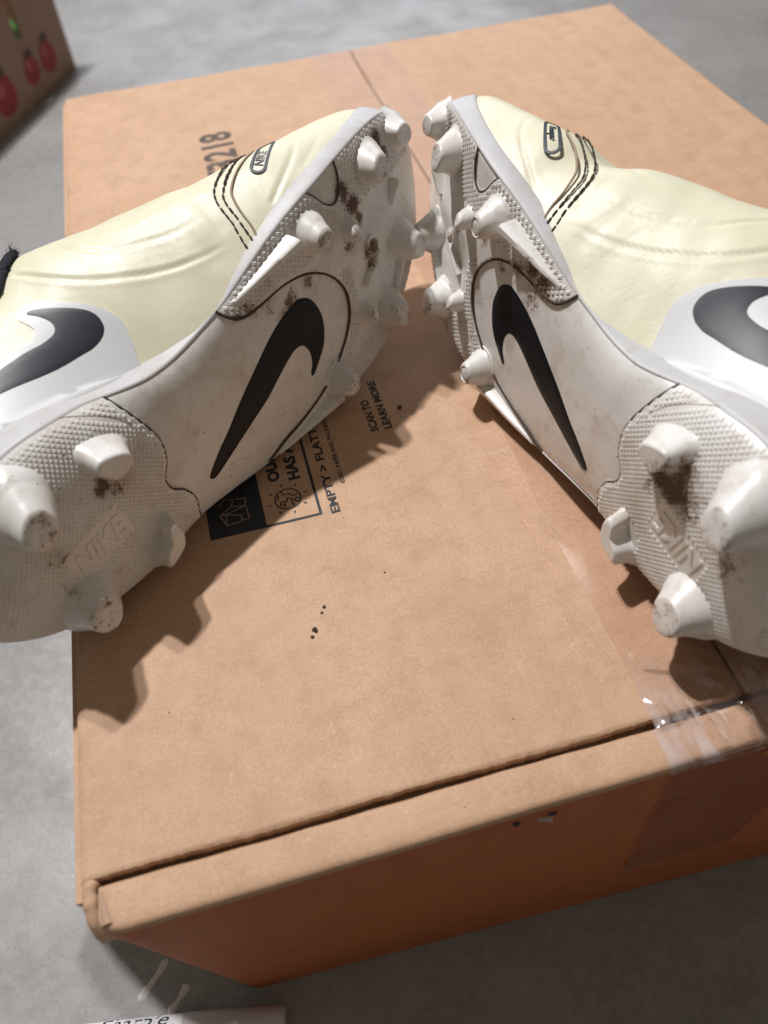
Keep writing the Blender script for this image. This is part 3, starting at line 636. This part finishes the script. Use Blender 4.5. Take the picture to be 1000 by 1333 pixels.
    # laces
    for k, xx in enumerate((98, 89, 80)):
        a0, a1 = (.70, np.pi-.55) if k % 2 else (.62, np.pi-.65); ts = np.linspace(a0, a1, 30); xl = xx+np.linspace(3, -5, 30)
        Pt = up_pt(xl, ts)+up_nrm(xl, ts)*(1.3+2*np.sin(np.linspace(0, np.pi, 30)))[:, None]; Vt, Ft = tube(Pt, 3.2, 10, .35, up_nrm(xl, ts)); add('lace', Vt, Ft, M_LACE)
    if side == 'L':
        xa = cr([(110.5, 80), (107.5, 77), (102, 71), (97, 64.5), (92, 58), (86, 54)], 8); th_ = th_of(xa[:, 0], xa[:, 1]); nn = up_nrm(xa[:, 0], th_); Pt = up_pt(xa[:, 0], th_)+nn*1.6
        Pt += .15*rng.standard_normal(Pt.shape); Vt, Ft = tube(Pt, np.linspace(2.9, 2.7, len(Pt)), 12, .55, nn); lc = add('lace_end', Vt, Ft, M_LACE)
        VV, FF = [], []
        for k in range(46):
            d = np.array([1, .5, .35])+.7*rng.standard_normal(3); d /= np.linalg.norm(d); p = Pt[0]+rng.standard_normal(3)*[.6, 1.4, 1.1]; q = np.array([p, p+d*1.2+rng.standard_normal(3)*.2, p+d*2.4+rng.standard_normal(3)*.5])
            a, f = tube(q, [.16, .12, .05], 4); b = sum(map(len, VV)); VV.append(a); FF += [tuple(i+b for i in g) for g in f]
        fz = add('lace_fray', np.vstack(VV), FF, M_LACE, lc); fz['kind'] = 'stuff'
    # side panel and its tick shaped emblem
    pan = cr([(99, -.5), (100.3, 3.5), (104.2, 11), (107.4, 18), (107.6, 23), (106.4, 27.4), (103.8, 32.3), (100, 37.2), (96.4, 41.2), (92, 43), (88, 41.8), (86, 38.4), (86.4, 34.2), (86, 30.6), (82.2, 27.4), (76, 25.4), (69, 24.4), (55, 24.5), (40, 27), (28, 26), (23, 18), (24, 8), (25, -.5)], 5)
    pan[:, 1] = np.maximum(pan[:, 1], -.4)
    pm = overlay('side_panel', resamp(pan, 1.4)[:-1], upmap, .36, M_PANEL, root, 2.2, .5, round_=.08)
    sw = cr([(89.4, 38.8), (91.7, 39), (96.4, 36), (101.4, 31), (103.5, 26.4), (102.3, 21), (98.6, 17.2), (93.5, 15), (88.6, 14.3), (77.5, 12.6), (66, 12.8), (52, 15), (38, 19.6), (30, 22.8), (30.5, 23.6), (40, 22), (52, 20.6), (62, 20.6), (70, 21.8), (78, 23.6), (84, 24.4), (89.6, 26.6), (91.9, 30.9), (91.1, 35.6)], 5, True)
    em = overlay('tick_emblem', resamp(np.vstack([sw, sw[:1]]), .9)[:-1], upmap, .62, M_NAVY, root, 1.5, .2, round_=.06)
    em['label'] = 'glossy navy tick emblem on the white side panel'
    # stitching over the toe and the folded edge in front of it
    for ln in (STA, STB):
        P = resamp(ln, .62); thp = th_of(P[:, 0], P[:, 1]); nn = up_nrm(P[:, 0], thp); Q = up_pt(P[:, 0], thp)+nn*.10; VV, FF, b = [], [], 0; k = 0
        while k+6 < len(Q):
            seg = Q[k:k+6].copy(); seg[[0, -1]] -= nn[[k, k+5]]*.30; seg += .06*rng.standard_normal(3); a, f = tube(seg, np.array([.25, .40, .43, .43, .40, .25])*(.85+.3*rng.random()), 5, 1, nn[k:k+6]); VV.append(a); FF += [tuple(i+b for i in g) for g in f]; b += len(a); k += 5 if rng.random() > .25 else 6
        add('stitch_row', np.vstack(VV), FF, M_THREAD, upper)
    P = resamp(EDG, .7); thp = th_of(P[:, 0], P[:, 1]); nn = up_nrm(P[:, 0], thp); Vt, Ft = tube(up_pt(P[:, 0], thp)+nn*.05, .5, 6, .8, nn); add('folded_edge', Vt, Ft, M_TAUPE, upper)
    # toe badge: pill outline with lettering
    p0 = np.array([184.6, 16.2]); p1 = np.array([207, 27.6]); ax = (p1-p0)/np.linalg.norm(p1-p0); nr = np.array([-ax[1], ax[0]]); hw = 3.3; ln_ = np.linalg.norm(p1-p0)
    def pill(r):
        a = np.linspace(np.pi/2, 3*np.pi/2, 14); l = [p0+ax*(hw+r*math.cos(q))+nr*r*math.sin(q) for q in a]; a = np.linspace(-np.pi/2, np.pi/2, 14)
        l += [p0+ax*(ln_-hw+r*math.cos(q))+nr*r*math.sin(q) for q in a]; l.append(l[0]); return resamp(np.array(l), .8)
    no = 64; res = lambda P: np.stack([np.interp(np.linspace(0, 1, no, endpoint=False), np.linspace(0, 1, len(P)), P[:, k]) for k in (0, 1)], 1)
    o_, i_ = res(pill(hw)), res(pill(hw-1.15)); V = np.stack([upmap(o_[:, 0], o_[:, 1], np.full(no, -.2)), upmap(o_[:, 0], o_[:, 1], np.full(no, .28)), upmap(i_[:, 0], i_[:, 1], np.full(no, .28)), upmap(i_[:, 0], i_[:, 1], np.full(no, -.2))], 1).reshape(-1, 3)
    badge = link('toe_badge', V, gridfaces(no, 4, True), M_INK, root, True, 40)
    if side == 'L':
        Vt, Ft = text2d('NIKE', 3.6, .05, .12); d_ = ax; st = p0+ax*4.2
        wd = Vt[:, 0].max()-Vt[:, 0].min(); Vt[:, 0] = (Vt[:, 0]-Vt[:, 0].min())*9.6/wd; Vt[:, 1] = (Vt[:, 1]-Vt[:, 1].mean())*1.35
    else:
        Vt, Ft = text2d('Tiempo', 3.4, .04, .35); d_ = -ax; st = p1-ax*6.2
        wd = Vt[:, 0].max()-Vt[:, 0].min(); Vt[:, 0] = (Vt[:, 0]-Vt[:, 0].min())*10.6/wd; Vt[:, 1] = (Vt[:, 1]-Vt[:, 1].mean())*1.1
    Pm = st+Vt[:, :1]*d_+Vt[:, 1:]*nr; solid2d(Pm, Ft, upmap, .22, .2, 'badge_lettering', M_INK, badge)
    # black tick inlay in the arch plate
    overlay('tick_inlay', resamp(np.vstack([cr(SWOOSH, 4, True), SWOOSH[:1]]), 1.1)[:-1], solemap, .45, M_BLACK, plates[1], 1.6, .6, df, round_=.3)
    # raised lettering on the heel plate
    Vt, Ft = text2d('NIKE', 9, .18, .25, 1.05); Vt[:, 0] = (Vt[:, 0]-Vt[:, 0].min())*22/(Vt[:, 0].max()-Vt[:, 0].min()); Vt[:, 1] = (Vt[:, 1]-Vt[:, 1].mean())*1.25
    Pm = np.c_[34.5+Vt[:, 0], -3.0+Vt[:, 1]*(1 if side == 'L' else -1)]; hl = solid2d(Pm, Ft, solemap, .38, .3, 'heel_lettering', M_SOLE, plates[0])
    # studs
    spots = []
    def lathe(nm, x, y, rb, rt, h, dx, dy, ring):
        z0 = float(zb(np.array([x]), np.array([y]), True)[0]); seg = 36
        prof = [(rb*1.34, 1.2), (rb*1.29, .25), (rb*1.13, -.5), (rb*1.03, -1.6), (rb*.95+rt*.05, -3.2)]
        for q in (.4, .6, .8): prof.append((rb*.93+(rt-rb*.93)*q**.9, -3.2-(h-4.2)*q))
        prof += [(rt+.15, -h+1.7), (rt-.02, -h+1.1), (rt-.35, -h+.6), (rt-.85, -h+.22)]
        prof += [(rt-1.1, -h+.05), (rt-1.4, -h+.5), (rt-1.9, -h+.55), (rt-2.2, -h+.2), (.8, -h+.15)] if ring else [(rt-1.4, -h), (rt*.4, -h-.05)]
        V = []; a = np.linspace(0, 2*np.pi, seg, endpoint=False)
        for r, z in prof:
            k = np.clip(-z/h, 0, 1)
            for q in a:
                wv = 1+.03*math.sin(3*q+x)+.02*math.sin(2*q+y); V.append((x+dx*k+r*wv*math.cos(q), y+dy*k+r*wv*math.sin(q), z0+z+(1.1*k**4*(r/rt)*math.cos(q-.6) if not ring else 0)))
        V = np.array(V)
        out = np.abs(V[:, 2]-z0-.25) < .3; V[out, 2] = zb(V[out, 0], V[out, 1], True)-.05+.1; lo = np.arange(len(V)) < seg; V[lo, 2] = zb(V[lo, 0], V[lo, 1], True)+1.2
        F = gridfaces(len(prof), seg, False, True)+[tuple(range((len(prof)-1)*seg, len(prof)*seg))]
        at = np.clip(df(V[:, 0], V[:, 1])*.75+.34*np.repeat(np.array([p[1] for p in prof]) < -h+.9, seg)+.22*np.repeat(np.array([p[1] for p in prof]) > -1., seg), 0, 1); add(nm, V, F, M_SOLE, root, True, 50, at); spots.append((x, y, rb*1.0))
    for st_ in STUDS: lathe(*st_)
    def prism(nm, poly, h, taper, z_off=0., off=(0, 0), hfun=None, bev=.6):
        """stud with a drawn footprint: flared foot, tapered sides, bevelled top"""
        P = resamp(np.vstack([poly, poly[:1]]), 1.0)[:-1]; c = P.mean(0); rows = [(1.42, .9), (1.30, -.05), (1.12, -.8), (1.02, -2.0), ((1+taper)/2, -.55*h), (taper*1.01, -h+1.2), (taper*.97, -h+.6), (taper*.90, -h+.2), (taper*.80, -h)]; V = []
        for k, z in rows:
            f = min(1, max(0, -z/h)); Q = c+(P-c)*k+np.array(off)*f; zz = zb(P[:, 0]*0+c[0], P[:, 1]*0+c[1], True) if z < -.5 else zb(Q[:, 0], Q[:, 1], True)
            hz = z if hfun is None else z*hfun(P); V.append(np.c_[Q, zz+hz])
        V = np.vstack(V); n_ = len(P); F = gridfaces(len(rows), n_, False, True)+[tuple(range((len(rows)-1)*n_, len(rows)*n_))]
        add(nm, V, F, M_SOLE, root, True, 48, np.clip(df(V[:, 0], V[:, 1])*.8, 0, 1)); spots.append((c[0], c[1], 7))
    rnd = lambda P: resamp(np.vstack([cr(P, 3, True), np.array(P[:1], float)]), 1.)[:-1]
    prism('stud', rnd([(262, 22), (260, 29), (254, 31.5), (247, 29.5), (246.5, 23), (250.5, 18), (258, 17)]), 9.0, .62, off=(-2.5, 1))
    prism('chevron_stud', rnd([(58, 21), (60, 17.2), (63, 12.8), (68, 12.8), (73, 14.2), (73.4, 19), (68, 23.2), (61, 25.4)]), 9.5, .80, off=(-2.0, .3))
    prism('chevron_stud', rnd([(56.6, -28.4), (61.5, -28.2), (67.6, -26), (70.2, -20.5), (69.6, -14.6), (65.4, -15.4), (63.4, -20.5), (58.4, -23.2)]), 8.5, .88, off=(-1.0, .2))
    # fins: long wedges beside the studs
    def fin(nm, a, b, w0, w1, h0, h1):
        a = np.array(a, float); b = np.array(b, float); d = (b-a)/np.linalg.norm(b-a); nn = np.array([-d[1], d[0]]); V = []; k = 22
        for i in range(k):
            f = i/(k-1); c = a+(b-a)*f; wv = w0+(w1-w0)*f; h = h0+(h1-h0)*f
            for o, zz in ((-1.25, -.4), (-1.0, .25), (-.62, .86), (-.36, 1), (.36, 1), (.62, .86), (1.0, .25), (1.25, -.4)):
                q = c+nn*wv*o-d*(0 if i else 0); V.append((q[0], q[1], float(zb(q[None, 0], q[None, 1], True)[0])-h*zz))
        V = np.array(V); F = gridfaces(k, 8)+[tuple(range(8)), tuple(range((k-1)*8, k*8))[::-1]]; add(nm, V, F, M_SOLE, root, True, 45, df(V[:, 0], V[:, 1])*.8)
        for f in np.linspace(0, 1, 12): spots.append((*(a+(b-a)*f), (w0+(w1-w0)*f)*1.0-.4))
    fin('fin', (171, 28.4), (138.5, 24.6), 2.9, .8, 7.0, .7); fin('fin', (161, -41), (124, -39.6), 2.6, .9, 5.5, .8)
    fin('fin', (240.5, 11.5), (232.5, 4.5), 2.1, 1.5, 5.2, 2.2); fin('fin', (226, -18), (214, -27), 1.6, 1.2, 3.2, 2.4); fin('fin', (214, -4), (199, -12), 1.5, 1.0, 2.2, 1.6)
    # small pyramids of the grip texture
    def pyramids(nm, g1, g2, org, test, b, tp, h, parent):
        g1 = np.array(g1, float); g2 = np.array(g2, float); I, J = np.meshgrid(np.arange(-160, 161), np.arange(-160, 161)); Q = np.array(org)+I.ravel()[:, None]*g1+J.ravel()[:, None]*g2
        k = inpoly(OUT, Q[:, 0], Q[:, 1]); Q = Q[k]; Q = Q[edge_d(Q[:, 0], Q[:, 1]) > 2.7]; Q = Q[test(Q[:, 0], Q[:, 1])]
        for x, y, r in spots: Q = Q[np.hypot(Q[:, 0]-x, Q[:, 1]-y) > r+.5]
        n_ = len(Q); V = []
        for kk, zz in ((b, .12), (tp, -h)):
            for c1, c2 in ((-1, -1), (1, -1), (1, 1), (-1, 1)):
                U = Q+g1*kk*c1*.5+g2*kk*c2*.5; V.append(np.c_[U, zb(U[:, 0], U[:, 1])+zz])
        V = np.stack(V, 1).reshape(-1, 3); F = []
        for i in range(n_):
            o = 8*i; F += [(o+4, o+5, o+6, o+7)]+[(o+j, o+(j+1) % 4, o+4+(j+1) % 4, o+4+j) for j in range(4)]
        p = add(nm, V, F, M_SOLE, parent, False, None, df(V[:, 0], V[:, 1])); p['kind'] = 'stuff'
    notext = lambda x, y: ~((x > 33) & (x < 58) & (np.abs(y+3) < 6.5))
    pyramids('grip_texture', (1.06, -1.06), (1.0, 1.12), (20, 0), lambda x, y: (zone(x, y) == 0) & (pdist(x, y, WAVE) > 1.4) & notext(x, y) & (pdist(x, y, HLINE) > .8), .86, .34, .42, plates[0])
    def fore(x, y):
        ok = (zone(x, y) == 2) & (pdist(x, y, GRO) > 1.6) & (pdist(x, y, PAN) > 1.3) & ~inpoly(PAN, x, y) & (x < 264)
        band = (y > ym(x)-np.interp(x, [130, 170, 215, 245, 264], [14, 22, 24, 26, 20])) | ((x > 150) & (x < 236) & (y < yl(x)+np.interp(x, [150, 190, 236], [8, 15, 12]))) | ((pdist(x, y, GRO) < 6.5) & (y < 2) & (x > 168))
        return ok & band
    pyramids('grip_texture', (1.75, -1.18), (.95, 1.42), (200, 20), fore, .86, .40, .55, plates[2])
    return root

RA = [[0.75278356, -0.21927235, -0.62067427], [0.64888732, 0.08856847, 0.75571216], [0.11073462, 0.97163535, -0.20895593]]; TA = (-14.721, 83.163, 30.346)
RB = [[-0.12775056, 0.16279717, 0.97835417], [0.98818255, -0.06335434, 0.13957602], [0.08470556, 0.98462344, -0.15277977]]; TB = (203.281, 7.987, 35.859)
build_boot('L', 'football_boot', 'cream and white football boot on the left with frayed navy lace, sole turned right', RA, TA)
build_boot('R', 'football_boot', 'cream and white football boot on the right with a mud patch on its heel', RB, TB)

# ------------------------------------------------------------------ soil crumbs dropped on the box top
M_SOIL = plain('dry_soil', (.06, .038, .024), .95)
for (x, y, r) in ((82.4, 79.1, 1.25), (81.0, 76.6, .8), (87.5, 87.5, .9), (86.2, 85.4, .6), (140.5, 178, 1.4), (112, 96, .45)):
    bm = bmesh.new(); bmesh.ops.create_icosphere(bm, subdivisions=2, radius=r*.72*MM)
    for v in bm.verts: v.co *= .55+.9*rng.random(); v.co.z *= .45
    me = bpy.data.meshes.new('soil_crumb'); bm.to_mesh(me); bm.free(); me.materials.append(M_SOIL)
    o = bpy.data.objects.new('soil_crumb', me); COL.objects.link(o); o.location = (x*MM, y*MM, (wob(x, y)+r*.3)*MM)
    o['label'] = {82.4: 'largest dark soil crumb in the pair on the middle of the box top', 81.0: 'small soil crumb just in front of the largest one', 87.5: 'soil crumb behind the largest one on the box top', 86.2: 'tiny soil crumb between the other crumbs on the box top', 140.5: 'dark soil crumb in the shadow beside the scan wording', 112: 'lone tiny speck of soil right of the crumb cluster'}[x]; o['category'] = 'crumb'; o['group'] = 'soil crumbs on the box top'
# ------------------------------------------------------------------ fruit box behind on the floor
fc = np.array([-34.9, 1042.]); fd = np.array([-0.44848, -0.89379]); fn = np.array([.89379, -.44848])
fb = empty('fruit_box', 'brown carton printed with red berries on the floor behind', 'box', loc=(fc[0]*MM, fc[1]*MM, ZF*MM))
def fbp(u, v, o=0.): p = fd*u+fn*o; return (p[0], p[1], v)
M_KRAFT2 = kraft('dull_kraft_board', (.34, .22, .155), (.31, .20, .14), (.28, .18, .125))
def fslab(nm, u0, u1, v0, v1, o0, o1, mt=M_KRAFT2):
    V = [fbp(u, v, o) for o in (o0, o1) for u, v in ((u0, v0), (u1, v0), (u1, v1), (u0, v1))]; ob = link(nm, V, [(0, 1, 2, 3), (7, 6, 5, 4), (0, 4, 5, 1), (1, 5, 6, 2), (2, 6, 7, 3), (3, 7, 4, 0)], mt, fb, False)
    b = ob.modifiers.new('bevel', 'BEVEL'); b.width = .0015; b.segments = 2; return ob
# front panel in pieces round the hand slot
fslab('panel', 0, 82, 0, 190, 0, -4); fslab('panel', 94, 380, 0, 190, 0, -4); fslab('panel', 82, 94, 0, 66, 0, -4); fslab('panel', 82, 94, 124, 190, 0, -4)
fslab('end_panel', 0, 4, 0, 190, -4.2, -260); fslab('end_panel', 376, 380, 0, 190, -4.2, -260); fslab('back_panel', 0, 380, 0, 190, -260.2, -264); fslab('base_panel', 4.2, 375.8, 1, 5, -4.2, -260)
M_RED = plain('red_fruit_print', (.30, .018, .028), .6); M_LEAF = plain('dark_leaf_print', (.05, .06, .03), .7); M_GREEN = plain('green_wrap', (.10, .33, .10), .5); M_PINK = plain('pale_red_print', (.45, .09, .10), .6)
def fshape(nm, pts, o, mt): V = [fbp(u, v, o) for u, v in pts]; c = np.mean(V, 0); n_ = len(V); return link(nm, [tuple(c)]+V, [(0, 1+i, 1+(i+1) % n_) for i in range(n_)], mt, fb, False)
a = np.linspace(0, 2*np.pi, 28, endpoint=False)
for (u, v, r1, r2) in ((88, 34, 15, 16), (50, 34, 16, 18), (150, 33, 21, 21)):
    fshape('printed_berry', [(u+r1*math.cos(q)*(1-.18*math.sin(q)), v+r2*math.sin(q)) for q in a], .25, M_RED)
    fshape('printed_highlight', [(u+4+r1*.28*math.cos(q), v+5+r2*.36*math.sin(q)) for q in a], .4, M_PINK)
    fshape('printed_leaf', [(u-2+(r1*.75 if k % 2 else r1*.3)*math.cos(q), v+r2*.95+(r2*.36 if k % 2 else r2*.15)*math.sin(q)) for k, q in enumerate(np.linspace(0, 2*np.pi, 16, endpoint=False))], .55, M_LEAF)
V, F = tube([fbp(88, 64+i*3, -6.5+2*math.sin(i*.6)) for i in range(12)], np.array([2, 4, 5, 5.5, 5, 4.6, 4, 3.4, 3, 2.4, 1.6, .6]), 10); link('green_wrapper', V, F, M_GREEN, fb)

# ------------------------------------------------------------------ marker pen on the floor in front
pe = np.array([33.5, -6.2]); pd = np.array([-.985, .172]); rr = 5.6
pen = empty('marker_pen', 'white marker pen lying on the floor in front of the box', 'pen', loc=(pe[0]*MM, pe[1]*MM, ZF*MM))
def penlathe(nm, prof, mt, par=pen):
    sd = np.array([-pd[1], pd[0]]); a = np.linspace(0, 2*np.pi, 28, endpoint=False); V = [(*(pd*t_+sd*r*math.cos(q)), rr+.2+r*math.sin(q)) for t_, r in prof for q in a]
    return link(nm, V, gridfaces(len(prof), 28, False, True)+[tuple(range(28))[::-1], tuple(range((len(prof)-1)*28, len(prof)*28))], mt, par, True, 40)
penlathe('cap', [(0, 3.2), (.4, 4.0), (1.2, 4.5), (20, 5.0), (34, 5.4), (41, 5.6), (41.6, 5.3)], plain('grey_white_cap', (.56, .53, .52), .35))
brl = penlathe('barrel', [(41.2, 5.2), (41.6, 5.35), (110, 5.3), (124, 4.6), (128, 3.6), (129, 2.4)], plain('white_barrel', (.80, .80, .82), .35))
def pentext(s, size, t0, ang, bold, shear, length):
    V, F = text2d(s, size, bold, shear); V[:, 0] = (V[:, 0]-V[:, 0].min())*length/(V[:, 0].max()-V[:, 0].min()); sd = np.array([-pd[1], pd[0]])
    P = []
    for u, v in V: q = ang+v/5.4; P.append((*(pd*(t0-u)+sd*5.46*math.cos(q)), rr+.2+5.46*math.sin(q)))
    link('barrel_lettering', P, F, M_PRINT, brl, False)
pentext('Sharpie', 8, 76, 1.75, .02, .35, 29); pentext('PERMANENT  MARKER', 2.4, 64, 1.45, .01, 0, 20)
